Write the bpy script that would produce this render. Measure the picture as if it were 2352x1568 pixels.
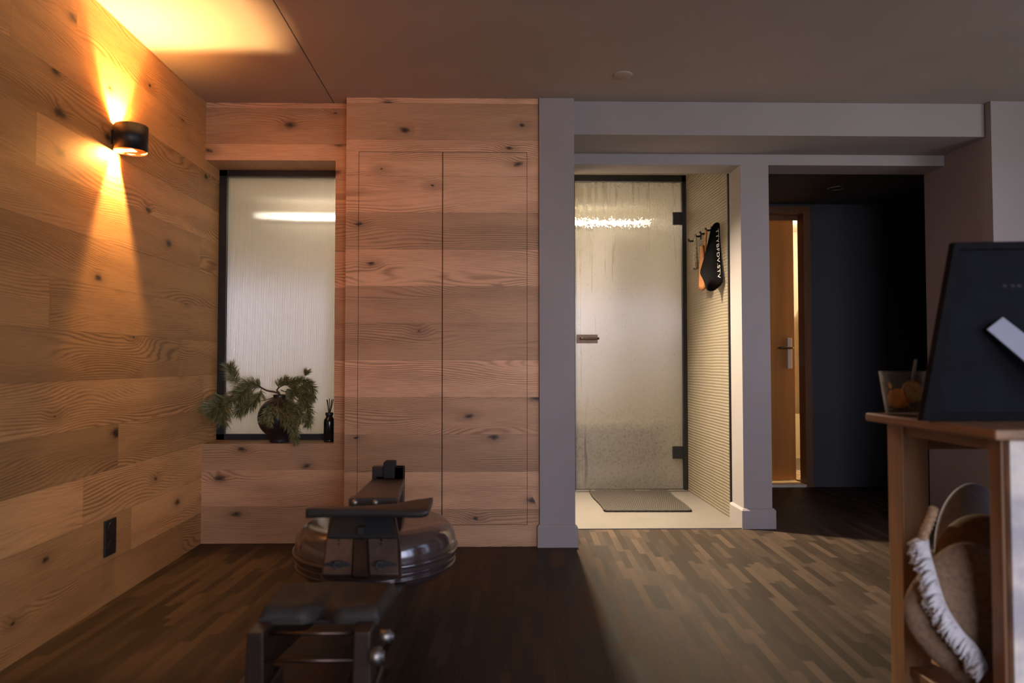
import bpy, bmesh, math, random
from mathutils import Vector, Matrix
random.seed(7)
C = bpy.context.scene.collection
for o in list(bpy.data.objects): bpy.data.objects.remove(o)
sc = bpy.context.scene

# ------------------------------------------------------------------ camera
F, CX, CY, YAW, PIT, HC = 1600., 1145., 784., math.radians(1.05), math.radians(1.72), 1.0
cd = bpy.data.cameras.new('camera'); cam = bpy.data.objects.new('camera', cd); C.objects.link(cam)
cd.sensor_width = 36; cd.lens = F/2352*36; cd.shift_x = (1176-CX)/2352; cd.clip_start = .02
cam.location = (0, 0, HC); cam.rotation_euler = (math.pi/2+PIT, 0, -YAW)
cd.dof.use_dof = True; cd.dof.focus_distance = 4.3; cd.dof.aperture_fstop = 2.0
sc.camera = cam
_f = Vector((math.sin(YAW)*math.cos(PIT), math.cos(YAW)*math.cos(PIT), math.sin(PIT)))
_r = Vector((math.cos(YAW), -math.sin(YAW), 0)); _u = _r.cross(_f)
def at(px, py, Y):                       # the point of the plane y = Y seen at a pixel of the photograph
    d = _f + _r*((px-CX)/F) - _u*((py-CY)/F); t = Y/d.y
    return Vector((d.x*t, Y, HC+d.z*t))
def atX(px, py, X):
    d = _f + _r*((px-CX)/F) - _u*((py-CY)/F); t = X/d.x
    return Vector((X, d.y*t, HC+d.z*t))
def atZ(px, py, Z):
    d = _f + _r*((px-CX)/F) - _u*((py-CY)/F); t = (Z-HC)/d.z
    return Vector((d.x*t, d.y*t, Z))

# ------------------------------------------------------------------ view, world, daylight
sc.view_settings.view_transform = 'Standard'; sc.view_settings.look = 'None'
sc.view_settings.gamma = 1; sc.view_settings.use_curve_mapping = False; sc.view_settings.exposure = 0.0
sc.cycles.caustics_reflective = False; sc.cycles.caustics_refractive = False
P_SKY, P_UP, P_UPW, P_DN, P_DNW, P_NICHE, P_BAR, P_STEAM_FILL, P_ROBE = 8.6, 44.0, 40.0, 40.0, 22.0, 1050.0, 3.4, 11.5, 20.0
WARM, AMBER = (1, .54, .20), (1, .42, .10)
w = bpy.data.worlds.new('world'); sc.world = w; w.use_nodes = True
nt = w.node_tree; nt.nodes.clear()
tc = nt.nodes.new('ShaderNodeTexCoord'); sp = nt.nodes.new('ShaderNodeSeparateXYZ'); rp = nt.nodes.new('ShaderNodeValToRGB')
bg = nt.nodes.new('ShaderNodeBackground'); ow = nt.nodes.new('ShaderNodeOutputWorld')
nt.links.new(tc.outputs['Generated'], sp.inputs[0]); nt.links.new(sp.outputs[2], rp.inputs[0])
rp.color_ramp.elements[0].position = 0.0; rp.color_ramp.elements[0].color = (.52, .49, .52, 1)
rp.color_ramp.elements[1].position = .03; rp.color_ramp.elements[1].color = (.86, .83, .98, 1)

mr2 = nt.nodes.new('ShaderNodeMapRange'); nt.links.new(sp.outputs[1], mr2.inputs[0])
for k_, v_ in ((1, -.85), (2, -.45), (3, 0), (4, 1)): mr2.inputs[k_].default_value = v_
mxc = nt.nodes.new('ShaderNodeMix'); mxc.data_type = 'RGBA'; mxc.blend_type = 'MULTIPLY'; mxc.inputs[7].default_value = (.62, .78, 1.05, 1)
nt.links.new(mr2.outputs[0], mxc.inputs[0]); nt.links.new(rp.outputs[0], mxc.inputs[6]); nt.links.new(mxc.outputs[2], bg.inputs[0]); 
mr = nt.nodes.new('ShaderNodeMapRange'); nt.links.new(sp.outputs[1], mr.inputs[0])      # the sky is brightest behind the rear window
for k_, v_ in ((1, -.85), (2, -.45), (3, P_SKY), (4, P_SKY*.15)): mr.inputs[k_].default_value = v_
nt.links.new(mr.outputs[0], bg.inputs[1]); nt.links.new(bg.outputs[0], ow.inputs[0])
WX0, WX1, WZ0, WZ1, YR = .1, 2.9, .12, 2.38, -2.8
RY0, RY1, RZ0, RZ1 = -2.4, 2.2, .12, 2.38
def lamp(name, kind, loc, power, col, **kw):
    l = bpy.data.lights.new(name, kind); l.energy = power; l.color = col
    for k, v in kw.items(): setattr(l, k, v)
    o = bpy.data.objects.new(name, l); C.objects.link(o); o.location = loc
    return o
po = lamp('window_daylight', 'AREA', ((WX0+WX1)/2, YR-.05, (WZ0+WZ1)/2), 1, (1, 1, 1), shape='RECTANGLE', size=WX1-WX0, size_y=WZ1-WZ0)
po.rotation_euler = (math.pi/2, 0, 0); po.data.cycles.is_portal = True
po = lamp('side_window_daylight', 'AREA', (3.95, (RY0+RY1)/2, (RZ0+RZ1)/2), 1, (1, 1, 1), shape='RECTANGLE', size=RZ1-RZ0, size_y=RY1-RY0)
po.rotation_euler = (0, math.pi/2, 0); po.data.cycles.is_portal = True

# ------------------------------------------------------------------ materials
class NT:
    def __init__(s, name):
        s.m = bpy.data.materials.new(name); s.m.use_nodes = True; s.t = s.m.node_tree; s.t.nodes.clear()
        s.out = s.t.nodes.new('ShaderNodeOutputMaterial')
    def put(s, v, sock):
        if isinstance(v, bpy.types.NodeSocket): s.t.links.new(v, sock)
        elif v is not None:
            if sock.type == 'RGBA' and len(v) == 3: v = (*v, 1)
            sock.default_value = v
    def n(s, typ, out=0, ins=None, **props):
        nd = s.t.nodes.new('ShaderNode'+typ)
        for k, v in props.items(): setattr(nd, k, v)
        for k, v in (ins or {}).items(): s.put(v, nd.inputs[k])
        return nd.outputs[out]
    def m_(s, op, a, b=None, c=None):
        nd = s.t.nodes.new('ShaderNodeMath'); nd.operation = op
        for i, v in enumerate((a, b, c)):
            if v is not None: s.put(v, nd.inputs[i])
        return nd.outputs[0]
    def vec(s, x=0., y=0., z=0.): return s.n('CombineXYZ', 0, {0: x, 1: y, 2: z})
    def noise(s, v, scale=1., detail=2., rough=.5): return s.n('TexNoise', 0, {'Vector': v, 'Scale': scale, 'Detail': detail, 'Roughness': rough})
    def ss(s, v, a, b, to0=0., to1=1.):
        return s.n('MapRange', 0, {0: v, 1: a, 2: b, 3: to0, 4: to1}, interpolation_type='SMOOTHSTEP')
    def mix(s, f, a, b, mode='MIX'):
        nd = s.t.nodes.new('ShaderNodeMix'); nd.data_type = 'RGBA'; nd.blend_type = mode
        s.put(f, nd.inputs[0]); s.put(a, nd.inputs[6]); s.put(b, nd.inputs[7]); return nd.outputs[2]
    def pos(s, world=True):
        p = s.n('NewGeometry', 0) if world else s.n('TexCoord', 3)
        nd = s.t.nodes.new('ShaderNodeSeparateXYZ'); s.t.links.new(p, nd.inputs[0]); return p, nd.outputs
    def pbr(s, color, rough=.5, bump=None, bs=.3, bd=.01, **kw):
        nd = s.t.nodes.new('ShaderNodeBsdfPrincipled')
        s.put(color, nd.inputs['Base Color']); s.put(rough, nd.inputs['Roughness'])
        for k, v in kw.items(): s.put(v, nd.inputs[k.replace('_', ' ')])
        if bump is not None:
            b = s.n('Bump', 0, {'Height': bump, 'Strength': bs, 'Distance': bd}); s.t.links.new(b, nd.inputs['Normal'])
        return nd.outputs[0]
    def done(s, sh): s.t.links.new(sh, s.out.inputs[0]); return s.m

def plain(name, col, rough=.5, var=.08, sc_=30, bump=0, **kw):
    s = NT(name); p, _ = s.pos(False); n = s.noise(p, sc_, 4.)
    f = s.ss(n, .3, .7, 1-var, 1+var)
    c = s.mix(1., (*col,), s.n('CombineColor', 0, {0: f, 1: f, 2: f}), 'MULTIPLY')
    return s.done(s.pbr(c, rough, n if bump else None, bump, .005, **kw))

def oak(name, ua, ph=.2, zoff=0., seed=0., plen=1.6, tint=(1, 1, 1), tone=.30):
    s = NT(name); p, xyz = s.pos(); u, v = xyz[ua], s.m_('ADD', xyz[2], zoff)
    row = s.m_('FLOOR', s.m_('DIVIDE', v, ph))
    r1 = s.n('TexWhiteNoise', 0, {'Vector': s.vec(row, seed, 3.1)}, noise_dimensions='3D')
    uo = s.m_('ADD', u, s.m_('MULTIPLY', r1, 7.3)); pid = s.m_('FLOOR', s.m_('DIVIDE', uo, plen))
    r2 = s.n('TexWhiteNoise', 0, {'Vector': s.vec(row, pid, seed+1.7)}, noise_dimensions='3D')
    z3 = s.m_('MULTIPLY', r2, 40.)
    # knots: sparse cells stretched along the grain
    kv = s.vec(s.m_('MULTIPLY', uo, 2.9), s.m_('ADD', s.m_('MULTIPLY', v, 5.4), z3), 0.)
    def vor(o): return s.n('TexVoronoi', o, {'Vector': kv, 'Scale': 1., 'Randomness': 1.}, voronoi_dimensions='2D')
    kd = vor(0)
    kc = s.n('SeparateColor', 0, {0: vor(1)})
    has = s.m_('GREATER_THAN', kc, .66)
    wob = s.noise(s.vec(s.m_('MULTIPLY', uo, 30.), s.m_('MULTIPLY', v, 60.), z3), 1., 3.)
    kdw = s.m_('ADD', kd, s.m_('MULTIPLY', s.m_('SUBTRACT', wob, .5), .14))
    knot = s.m_('MULTIPLY', s.ss(kdw, .01, s.m_('ADD', .025, s.m_('MULTIPLY', s.m_('SUBTRACT', kc, .66), .42)), 1., 0.), has)
    halo = s.m_('MULTIPLY', s.ss(kd, .02, .30, 1., 0.), has)
    # growth rings: fine lines along the plank, bending into long arches and round the knots
    w1 = s.noise(s.vec(s.m_('MULTIPLY', uo, .95), s.m_('MULTIPLY', v, 4.2), z3), 1., 1.)
    w2 = s.noise(s.vec(s.m_('MULTIPLY', uo, 3.), s.m_('MULTIPLY', v, 40.), z3), 1., 3.)
    ph_ = s.m_('ADD', s.m_('MULTIPLY', w1, 175.), s.m_('ADD', s.m_('MULTIPLY', v, 620.), s.m_('ADD', s.m_('MULTIPLY', w2, 5.), s.m_('MULTIPLY', halo, 10.))))
    ring = s.m_('POWER', s.m_('ADD', s.m_('MULTIPLY', s.m_('SINE', ph_), .5), .5), 2.)
    amp = s.ss(s.noise(s.vec(s.m_('MULTIPLY', uo, 1.1), s.m_('MULTIPLY', v, 7.), s.m_('ADD', z3, 9.)), 1., 2.), .38, .66, .06, .42)
    fib = s.noise(s.vec(s.m_('MULTIPLY', uo, 9.), s.m_('MULTIPLY', v, 330.), z3), 1., 4., .65)
    blot = s.noise(s.vec(s.m_('MULTIPLY', uo, 1.5), s.m_('MULTIPLY', v, 8.), z3), 1., 3.)
    g = s.m_('ADD', s.m_('MULTIPLY', ring, amp), s.m_('ADD', s.m_('MULTIPLY', fib, .70), s.m_('MULTIPLY', blot, .50)))
    lt = tuple(a*b for a, b in zip((.74, .475, .29), tint)); dk = tuple(a*b for a, b in zip((.34, .19, .10), tint))
    c = s.mix(s.ss(g, .40, 1.10, 0., 1.), lt, dk)
    c = s.mix(s.m_('MULTIPLY', halo, .42), c, tuple(a*.62 for a in dk))
    c = s.mix(s.m_('MULTIPLY', knot, .93), c, (.022, .012, .008))
    tn = s.m_('ADD', 1-tone*.62, s.m_('MULTIPLY', r2, tone))
    c = s.mix(1., c, s.n('CombineColor', 0, {0: tn, 1: tn, 2: s.m_('POWER', tn, 1.15)}), 'MULTIPLY')
    fv = s.m_('FRACT', s.m_('DIVIDE', v, ph)); fu = s.m_('FRACT', s.m_('DIVIDE', uo, plen))
    e = s.m_('MAXIMUM', s.m_('GREATER_THAN', s.m_('ABSOLUTE', s.m_('SUBTRACT', fv, .5)), .5-.0008/ph), s.m_('GREATER_THAN', s.m_('ABSOLUTE', s.m_('SUBTRACT', fu, .5)), .5-.0007/plen))
    c = s.mix(s.m_('MULTIPLY', e, .45), c, (.05, .03, .015))
    return s.done(s.pbr(c, .55, fib, .06, .002))

def wood(name, lt, dk, rough=.45, ax=1, sc_=1.):
    s = NT(name); p, xyz = s.pos(False)
    k = [60.*sc_]*3; k[ax] = 3.*sc_
    v = s.vec(*[s.m_('MULTIPLY', xyz[i], k[i]) for i in range(3)])
    n = s.noise(v, 1., 4., .6); n2 = s.noise(v, .22, 2.)
    g = s.m_('ADD', s.m_('MULTIPLY', n, .6), s.m_('MULTIPLY', n2, .6))
    return s.done(s.pbr(s.mix(s.ss(g, .35, .85), lt, dk), rough, n, .08, .003))

def paint(name, col, rough=.75):
    s = NT(name); p, _ = s.pos(); n = s.noise(p, 160., 3.); n2 = s.noise(p, 1.7, 2.)
    c = s.mix(s.ss(n2, .3, .7), tuple(a*.95 for a in col), tuple(min(1, a*1.05) for a in col))
    return s.done(s.pbr(c, rough, n, .10, .002))

M = {}
M['oak_side'] = oak('oak planks side', 1, .19, .02, 2.3, 1.9, (1.06, .88, .53), .60)
M['oak_back'] = oak('oak planks back', 0, .2025, .0, 9.4, 40., (1.0, .92, .84), .55)
M['oak_door'] = oak('oak planks door', 0, .2025, .0, 9.4, 40., (1.0, .93, .85), .55)
M['white'] = paint('greige wall paint', (.30, .272, .268))
M['ceil'] = paint('ceiling paint', (.42, .365, .315), .85)
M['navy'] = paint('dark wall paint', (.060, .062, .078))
M['cream'] = paint('cream plaster', (.80, .74, .62))
M['black'] = plain('black metal', (.012, .012, .014), .45, .1)
M['blackp'] = plain('black plastic', (.016, .015, .015), .5, .1)
M['chrome'] = plain('chrome', (.6, .6, .62), .25, .03, Metallic=1.)
M['steel'] = plain('brushed steel', (.34, .32, .29), .45, .05, Metallic=1.)
M['bronze'] = plain('bronze', (.13, .088, .068), .40, .1, Metallic=1.)
M['copper'] = plain('copper reflector', (.85, .55, .30), .5, .03)

def mk_floor():
    s = NT('dark strip flooring'); p, xyz = s.pos()
    a = math.radians(3)
    u = s.m_('ADD', s.m_('MULTIPLY', xyz[0], math.cos(a)), s.m_('MULTIPLY', xyz[1], -math.sin(a)))
    v = s.m_('ADD', s.m_('MULTIPLY', xyz[0], math.sin(a)), s.m_('MULTIPLY', xyz[1], math.cos(a)))
    W, L = .036, .30
    row = s.m_('FLOOR', s.m_('DIVIDE', u, W))
    r = s.n('TexWhiteNoise', 0, {'Vector': s.vec(row, 1., 2.)}, noise_dimensions='3D')
    vo = s.m_('ADD', v, s.m_('MULTIPLY', r, 5.)); pid = s.m_('FLOOR', s.m_('DIVIDE', vo, L))
    r2 = s.n('TexWhiteNoise', 0, {'Vector': s.vec(row, pid, 5.)}, noise_dimensions='3D')
    gr = s.noise(s.vec(s.m_('MULTIPLY', u, 260.), s.m_('MULTIPLY', v, 12.), r2), 1., 3.)
    t = s.m_('ADD', s.m_('MULTIPLY', s.m_('POWER', r2, 1.6), .52), s.m_('MULTIPLY', gr, .5))
    c = s.mix(s.ss(t, .08, 1.0), (.023, .0155, .0103), (.083, .052, .033))
    fu = s.m_('FRACT', s.m_('DIVIDE', u, W)); fv = s.m_('FRACT', s.m_('DIVIDE', vo, L))
    e = s.m_('MAXIMUM', s.m_('GREATER_THAN', s.m_('ABSOLUTE', s.m_('SUBTRACT', fu, .5)), .48), s.m_('GREATER_THAN', s.m_('ABSOLUTE', s.m_('SUBTRACT', fv, .5)), .496))
    c = s.mix(s.m_('MULTIPLY', e, .5), c, (.02, .016, .014))
    return s.done(s.pbr(c, s.m_('ADD', .50, s.m_('MULTIPLY', r2, .2)), gr, .05, .002, Specular_IOR_Level=.2))
M['floor'] = mk_floor()

def mk_tile(name, col, ua, va, W, H, rib=0, rough=.45):
    s = NT(name); p, xyz = s.pos(); u, v = xyz[ua], xyz[va]
    fu = s.m_('FRACT', s.m_('ADD', s.m_('DIVIDE', u, W), .37)); fv = s.m_('FRACT', s.m_('ADD', s.m_('DIVIDE', v, H), .21))
    e = s.m_('MAXIMUM', s.m_('GREATER_THAN', s.m_('ABSOLUTE', s.m_('SUBTRACT', fu, .5)), .5-.0015/W), s.m_('GREATER_THAN', s.m_('ABSOLUTE', s.m_('SUBTRACT', fv, .5)), .5-.0015/H))
    n = s.noise(p, 6., 4.)
    c = s.mix(s.ss(n, .3, .7), tuple(a*.93 for a in col), col)
    c = s.mix(s.m_('MULTIPLY', e, .5), c, tuple(a*.45 for a in col))
    h = n
    if rib:
        wav = s.noise(s.vec(s.m_('MULTIPLY', u, 4.), s.m_('MULTIPLY', v, 6.)), 1., 1.)
        h = s.m_('SINE', s.m_('ADD', s.m_('MULTIPLY', v, 2*math.pi/.020), s.m_('MULTIPLY', wav, 3.)))
        c = s.mix(s.ss(h, -1., -.2, .42, 0.), c, tuple(a*.5 for a in col))
    return s.done(s.pbr(c, rough, h, .5 if rib else .1, .002))
M['tile_floor'] = mk_tile('pale floor tile', (.165, .145, .126), 0, 1, .6, .3)
M['tile_rib'] = mk_tile('ribbed wall tile', (.25, .208, .152), 1, 2, .6, .6, 1)
M['tile_wet'] = mk_tile('wet room tile', (.82, .76, .66), 0, 2, .6, .3)

def emit(name, col, st):
    s = NT(name); return s.done(s.n('Emission', 0, {'Color': col, 'Strength': st}))

def mk_reeded():
    s = NT('reeded glass'); p, xyz = s.pos()
    nx = s.m_('MULTIPLY', s.m_('SINE', s.m_('MULTIPLY', xyz[0], 2*math.pi/.0065)), .33)
    N = s.n('VectorMath', 0, {0: s.vec(nx, -1., 0.)}, operation='NORMALIZE')
    n = s.noise(p, 9., 3.)
    tr = s.n('BsdfTranslucent', 0, {'Color': (.84, .80, .74)})
    rf = s.n('BsdfRefraction', 0, {'Color': (.95, .93, .88), 'Roughness': .17, 'IOR': 1.22, 'Normal': N})
    N2 = s.n('VectorMath', 0, {0: s.vec(s.m_('MULTIPLY', nx, 1.4), -1., 0.)}, operation='NORMALIZE')
    gl = s.n('BsdfGlossy', 0, {'Color': (.9, .93, 1.), 'Roughness': .16, 'Normal': N2})
    a = s.n('MixShader', 0, {0: .52, 1: rf, 2: tr})
    return s.done(s.n('MixShader', 0, {0: .20, 1: a, 2: gl}))
M['reeded'] = mk_reeded()

def mk_fog():
    s = NT('steamed glass'); p, xyz = s.pos(); x, z = xyz[0], xyz[2]
    nx = s.m_('MULTIPLY', s.m_('SINE', s.m_('MULTIPLY', x, 2*math.pi/.0065)), .22)
    d1 = s.noise(p, 120., 2.); d2 = s.noise(p, 60., 3., .7)
    N = s.n('VectorMath', 0, {0: s.vec(s.m_('ADD', nx, s.m_('SUBTRACT', d1, .5)), -1., s.m_('MULTIPLY', s.m_('SUBTRACT', d2, .5), .6))}, operation='NORMALIZE')
    # run-down streaks of clear glass, strongest from the top and on the left
    st = s.noise(s.vec(s.m_('MULTIPLY', x, 24.), s.m_('MULTIPLY', z, .9), 0.), 1., 3., .6)
    left = s.ss(x, .62, 1.15, .16, 0.)
    top = s.ss(z, 1.3, 2.4, -.10, .06)
    streak = s.ss(s.m_('ADD', st, s.m_('ADD', left, top)), .60, .72, 0., 1.)
    band = s.ss(z, 2.31, 2.41, 0., .55)
    drops = s.ss(s.m_('ADD', d2, s.m_('MULTIPLY', band, .25)), .64, .72, 0., .75)
    low = s.m_('MULTIPLY', s.ss(z, .9, .35, 0., 1.), s.ss(d2, .42, .66, 0., .28))
    clear = s.m_('MINIMUM', s.m_('ADD', s.m_('MULTIPLY', streak, .8), s.m_('ADD', drops, low)), .95)
    tr = s.n('BsdfTranslucent', 0, {'Color': (.86, .82, .74)})
    df = s.n('BsdfDiffuse', 0, {'Color': (.75, .72, .66)})
    fog = s.n('MixShader', 0, {0: .16, 1: tr, 2: df})
    rf = s.n('BsdfRefraction', 0, {'Color': (.70, .66, .56), 'Roughness': .13, 'IOR': 1.25, 'Normal': N})
    N2 = s.n('VectorMath', 0, {0: s.vec(s.m_('MULTIPLY', nx, 1.6), -1., 0.)}, operation='NORMALIZE')
    gl = s.n('BsdfGlossy', 0, {'Color': (.9, .93, 1.), 'Roughness': .16, 'Normal': N2})
    mx = s.m_('SUBTRACT', .56, s.m_('MULTIPLY', clear, .46))
    a = s.n('MixShader', 0, {0: mx, 1: rf, 2: fog})
    return s.done(s.n('MixShader', 0, {0: .20, 1: a, 2: gl}))
M['fog'] = mk_fog()
def mk_through():
    s = NT('glass rear face'); return s.done(s.n('BsdfTransparent', 0, {'Color': (.97, .97, .96)}))
M['through'] = mk_through()

# ------------------------------------------------------------------ mesh helpers
def root_loc(o):
    while o.parent: o = o.parent
    return Vector(o.location)
def obj(name, bm, mat, parent=None, smooth=False, kind=None, label=None, mats=None, bevel=0, sub=0):
    bmesh.ops.recalc_face_normals(bm, faces=bm.faces)
    if parent: bmesh.ops.translate(bm, verts=bm.verts, vec=-root_loc(parent))
    me = bpy.data.meshes.new(name); bm.to_mesh(me); bm.free()
    for m in (mats or [mat]): me.materials.append(m)
    if smooth: me.shade_smooth() if hasattr(me, 'shade_smooth') else None
    o = bpy.data.objects.new(name, me); C.objects.link(o)
    if parent: o.parent = parent
    if kind: o['kind'] = kind
    if label: o['label'] = label
    if bevel:
        b = o.modifiers.new('bevel', 'BEVEL'); b.width = bevel; b.segments = 3; b.limit_method = 'ANGLE'; b.angle_limit = math.radians(35)
    if sub:
        b = o.modifiers.new('sub', 'SUBSURF'); b.levels = sub; b.render_levels = sub
    return o
def thing(name, label, cat, loc, group=None):
    o = bpy.data.objects.new(name, None); o.empty_display_size = .05; C.objects.link(o); o.location = loc
    return tag(o, label, cat, group)
def tag(o, label, cat, group=None):
    o['label'] = label; o['category'] = cat
    if group: o['group'] = group
    return o
def struct(name, bm, mat, **kw): return obj(name, bm, mat, kind='structure', **kw)
def BM(): return bmesh.new()
def box(bm, a, b, mi=0):
    x0, y0, z0 = a; x1, y1, z1 = b
    v = [bm.verts.new(p) for p in ((x0,y0,z0),(x1,y0,z0),(x1,y1,z0),(x0,y1,z0),(x0,y0,z1),(x1,y0,z1),(x1,y1,z1),(x0,y1,z1))]
    fs = [bm.faces.new([v[i] for i in f]) for f in ((0,3,2,1),(4,5,6,7),(0,1,5,4),(1,2,6,5),(2,3,7,6),(3,0,4,7))]
    for f in fs: f.material_index = mi
    return fs
def bx(*pairs):
    bm = BM()
    for a, b in pairs: box(bm, a, b)
    return bm
def hexa(bm, pts, mi=0):                 # eight corners: bottom ring of four then top ring of four
    v = [bm.verts.new(p) for p in pts]
    for f in ((0,3,2,1),(4,5,6,7),(0,1,5,4),(1,2,6,5),(2,3,7,6),(3,0,4,7)): bm.faces.new([v[i] for i in f]).material_index = mi
def frame_of(d):
    d = d.normalized(); a = Vector((0, 0, 1)) if abs(d.z) < .9 else Vector((1, 0, 0))
    x = d.cross(a).normalized(); return x, d.cross(x).normalized()
def tube(bm, pts, r, seg=10, caps=True, mi=0):
    pts = [Vector(p) for p in pts]; rs = r if isinstance(r, (list, tuple)) else [r]*len(pts); rings = []
    for i, p in enumerate(pts):
        d = pts[min(i+1, len(pts)-1)] - pts[max(i-1, 0)]; x, y = frame_of(d)
        if rings and x.dot(px_) < 0: x, y = -x, -y
        px_ = x
        rings.append([bm.verts.new(p + (x*math.cos(t) + y*math.sin(t))*rs[i]) for t in [2*math.pi*k/seg for k in range(seg)]])
    for a, b in zip(rings, rings[1:]):
        for k in range(seg):
            f = bm.faces.new((a[k], a[(k+1) % seg], b[(k+1) % seg], b[k])); f.smooth = True; f.material_index = mi
    if caps: bm.faces.new(rings[0]).material_index = mi; bm.faces.new(rings[-1][::-1]).material_index = mi
def lathe(bm, prof, c=(0, 0, 0), seg=48, mi=0, close=False):
    c = Vector(c); rings = []
    for r, z in prof:
        if r < 1e-6: rings.append([bm.verts.new(c + Vector((0, 0, z)))])
        else: rings.append([bm.verts.new(c + Vector((r*math.cos(2*math.pi*k/seg), r*math.sin(2*math.pi*k/seg), z))) for k in range(seg)])
    prs = list(zip(rings, rings[1:])) + ([(rings[-1], rings[0])] if close else [])
    for a, b in prs:
        for k in range(seg):
            q = [a[k % len(a)], a[(k+1) % len(a)], b[(k+1) % len(b)], b[k % len(b)]]; u = []
            for x in q:
                if x not in u: u.append(x)
            if len(u) > 2: f = bm.faces.new(u); f.smooth = True; f.material_index = mi
def prism(bm, pts, off, mi=0):           # polygon of 3-D points, pushed along off
    a = [bm.verts.new(p) for p in pts]; b = [bm.verts.new(Vector(p)+Vector(off)) for p in pts]
    fs = [bm.faces.new(a), bm.faces.new(b[::-1])]
    for i in range(len(a)): fs.append(bm.faces.new((a[i], b[i], b[(i+1) % len(a)], a[(i+1) % len(a)])))
    for f in fs: f.material_index = mi
def curve(pts, n=6):                     # Catmull-Rom through points
    pts = [Vector(p) for p in pts]; P = [pts[0]*2-pts[1]] + pts + [pts[-1]*2-pts[-2]]; out = []
    for i in range(1, len(P)-2):
        for k in range(n):
            t = k/n; a, b, c, d = P[i-1:i+3]
            out.append(.5*((2*b)+(c-a)*t+(2*a-5*b+4*c-d)*t*t+(3*b-a-3*c+d)*t**3))
    return out + [pts[-1]]

# ------------------------------------------------------------------ the setting
HT = 2.46; XL = -1.572; YP = 3.905; YC = 3.815; XR = 3.9
struct('floor', bx(((XL-.1, YR-.2, -.1), (4.4, 5.62, 0))), M['floor'])
bm = BM(); g = .003                       # ceiling boards with the fine gap between them
box(bm, (XL-.1, YR-.2, HT), (-.857-g, 4.5, HT+.1)); box(bm, (-.857+g, YR-.2, HT), (4.4, 5.6, HT+.1)); box(bm, (-.857-g, YR-.2, HT+.012), (-.857+g, 4.5, HT+.1))
struct('ceiling', bm, M['ceil'])
struct('wall_left', bx(((XL-.1, YR-.1, 0), (XL, 4.20, HT))), M['oak_side'])
struct('wall_right', bx(((XR, YR, 0), (XR+.1, RY0, HT)), ((XR, RY1, 0), (XR+.1, 3.82, HT)), ((XR, RY0, 0), (XR+.1, RY1, RZ0)), ((XR, RY0, RZ1), (XR+.1, RY1, HT))), M['white'])
bm = BM()
for a, b in (((RY0, RZ0), (RY1, RZ0+.05)), ((RY0, RZ1-.05), (RY1, RZ1)), ((RY0, RZ0), (RY0+.05, RZ1)), ((RY1-.05, RZ0), (RY1, RZ1)), ((-.9, RZ0), (-.83, RZ1)), ((.65, RZ0), (.72, RZ1))): box(bm, (XR+.02, a[0], a[1]), (XR+.07, b[0], b[1]))
struct('window_3', bm, M['black'])
struct('wall_rear', bx(((XL-.1, YR-.12, 0), (WX0, YR, HT)), ((WX1, YR-.12, 0), (XR+.1, YR, HT)), ((WX0, YR-.12, 0), (WX1, YR, WZ0)), ((WX0, YR-.12, WZ1), (WX1, YR, HT))), M['white'])
bm = BM(); f_ = .05
for a, b in (((WX0, WZ0), (WX1, WZ0+f_)), ((WX0, WZ1-f_), (WX1, WZ1)), ((WX0, WZ0), (WX0+f_, WZ1)), ((WX1-f_, WZ0), (WX1, WZ1)), ((1.47, WZ0), (1.53, WZ1)), ((WX0, 1.62), (WX1, 1.66))):
    box(bm, (a[0], YR-.08, a[1]), (b[0], YR-.03, b[1]))
struct('window_2', bm, M['black'])

# panelled wall with the window niche
zs, zh = .549, 2.135; XS = -.845; XN = -.775
struct('wall_back_lower', bx(((XL, YP, 0), (XN, 4.135, zs))), M['oak_back'])
struct('wall_back_upper', bx(((XL, YP, zh), (XN, 4.135, HT))), M['oak_back'])
struct('wall_back_side', bx(((XS, YP, zs), (XN, YP+.03, zh)), ((XN, YP, 0), (-.768, 4.2, HT))), M['oak_back'])
# window
wx0, wx1, wz0, wz1 = XL, XN, zs, zh; yw = 4.13
bm = BM(); t = .044
box(bm, (wx0, yw-.02, wz0-.02), (wx1, yw+.05, wz0+.032)); box(bm, (wx0, yw-.02, wz1-.035), (wx1, yw+.05, wz1+.06))
box(bm, (wx0, yw-.02, wz0), (wx0+t, yw+.05, wz1)); box(bm, (wx1-.02, yw-.02, wz0), (wx1+.03, yw+.05, wz1))
win = struct('window_1', bm, M['black'])
def pane(name, a, b, mat, parent):
    bm = BM(); fs = box(bm, a, b)
    for i, f in enumerate(fs): f.material_index = 0 if i == 2 else 1
    return obj(name, bm, None, parent, mats=[mat, M['through']])
pn = pane('window_pane', (wx0+t-.01, yw+.008, wz0+.022), (wx1-.01, yw+.016, wz1-.025), M['reeded'], win)

# built-in cupboard
cx0, cx1 = -.768, .291
cup = thing('built_in_cupboard', 'tall oak cupboard with two flush plank doors beside the window niche', 'cupboard', ((cx0+cx1)/2, YC, 0))
dz0, dz1, dx0, dxm, dx1 = .117, 2.16, -.699, -.238, .228
obj('carcass', bx(((cx0, YC, 0), (dx0, YC+.35, HT)), ((dx1, YC, 0), (cx1, YC+.35, HT)), ((dx0, YC, 0), (dx1, YC+.35, dz0)), ((dx0, YC, dz1), (dx1, YC+.35, HT)), ((dx0, YC+.03, dz0), (dx1, YC+.35, dz1))), M['oak_door'], cup)
e = .0022
obj('door', bx(((dx0+e, YC+.0005, dz0+e), (dxm-.0028, YC+.024, dz1-e))), M['oak_door'], cup, bevel=.0006)
obj('door', bx(((dxm+.0028, YC+.0005, dz0+e), (dx1-e, YC+.024, dz1-e))), M['oak_door'], cup, bevel=.0006)

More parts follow.
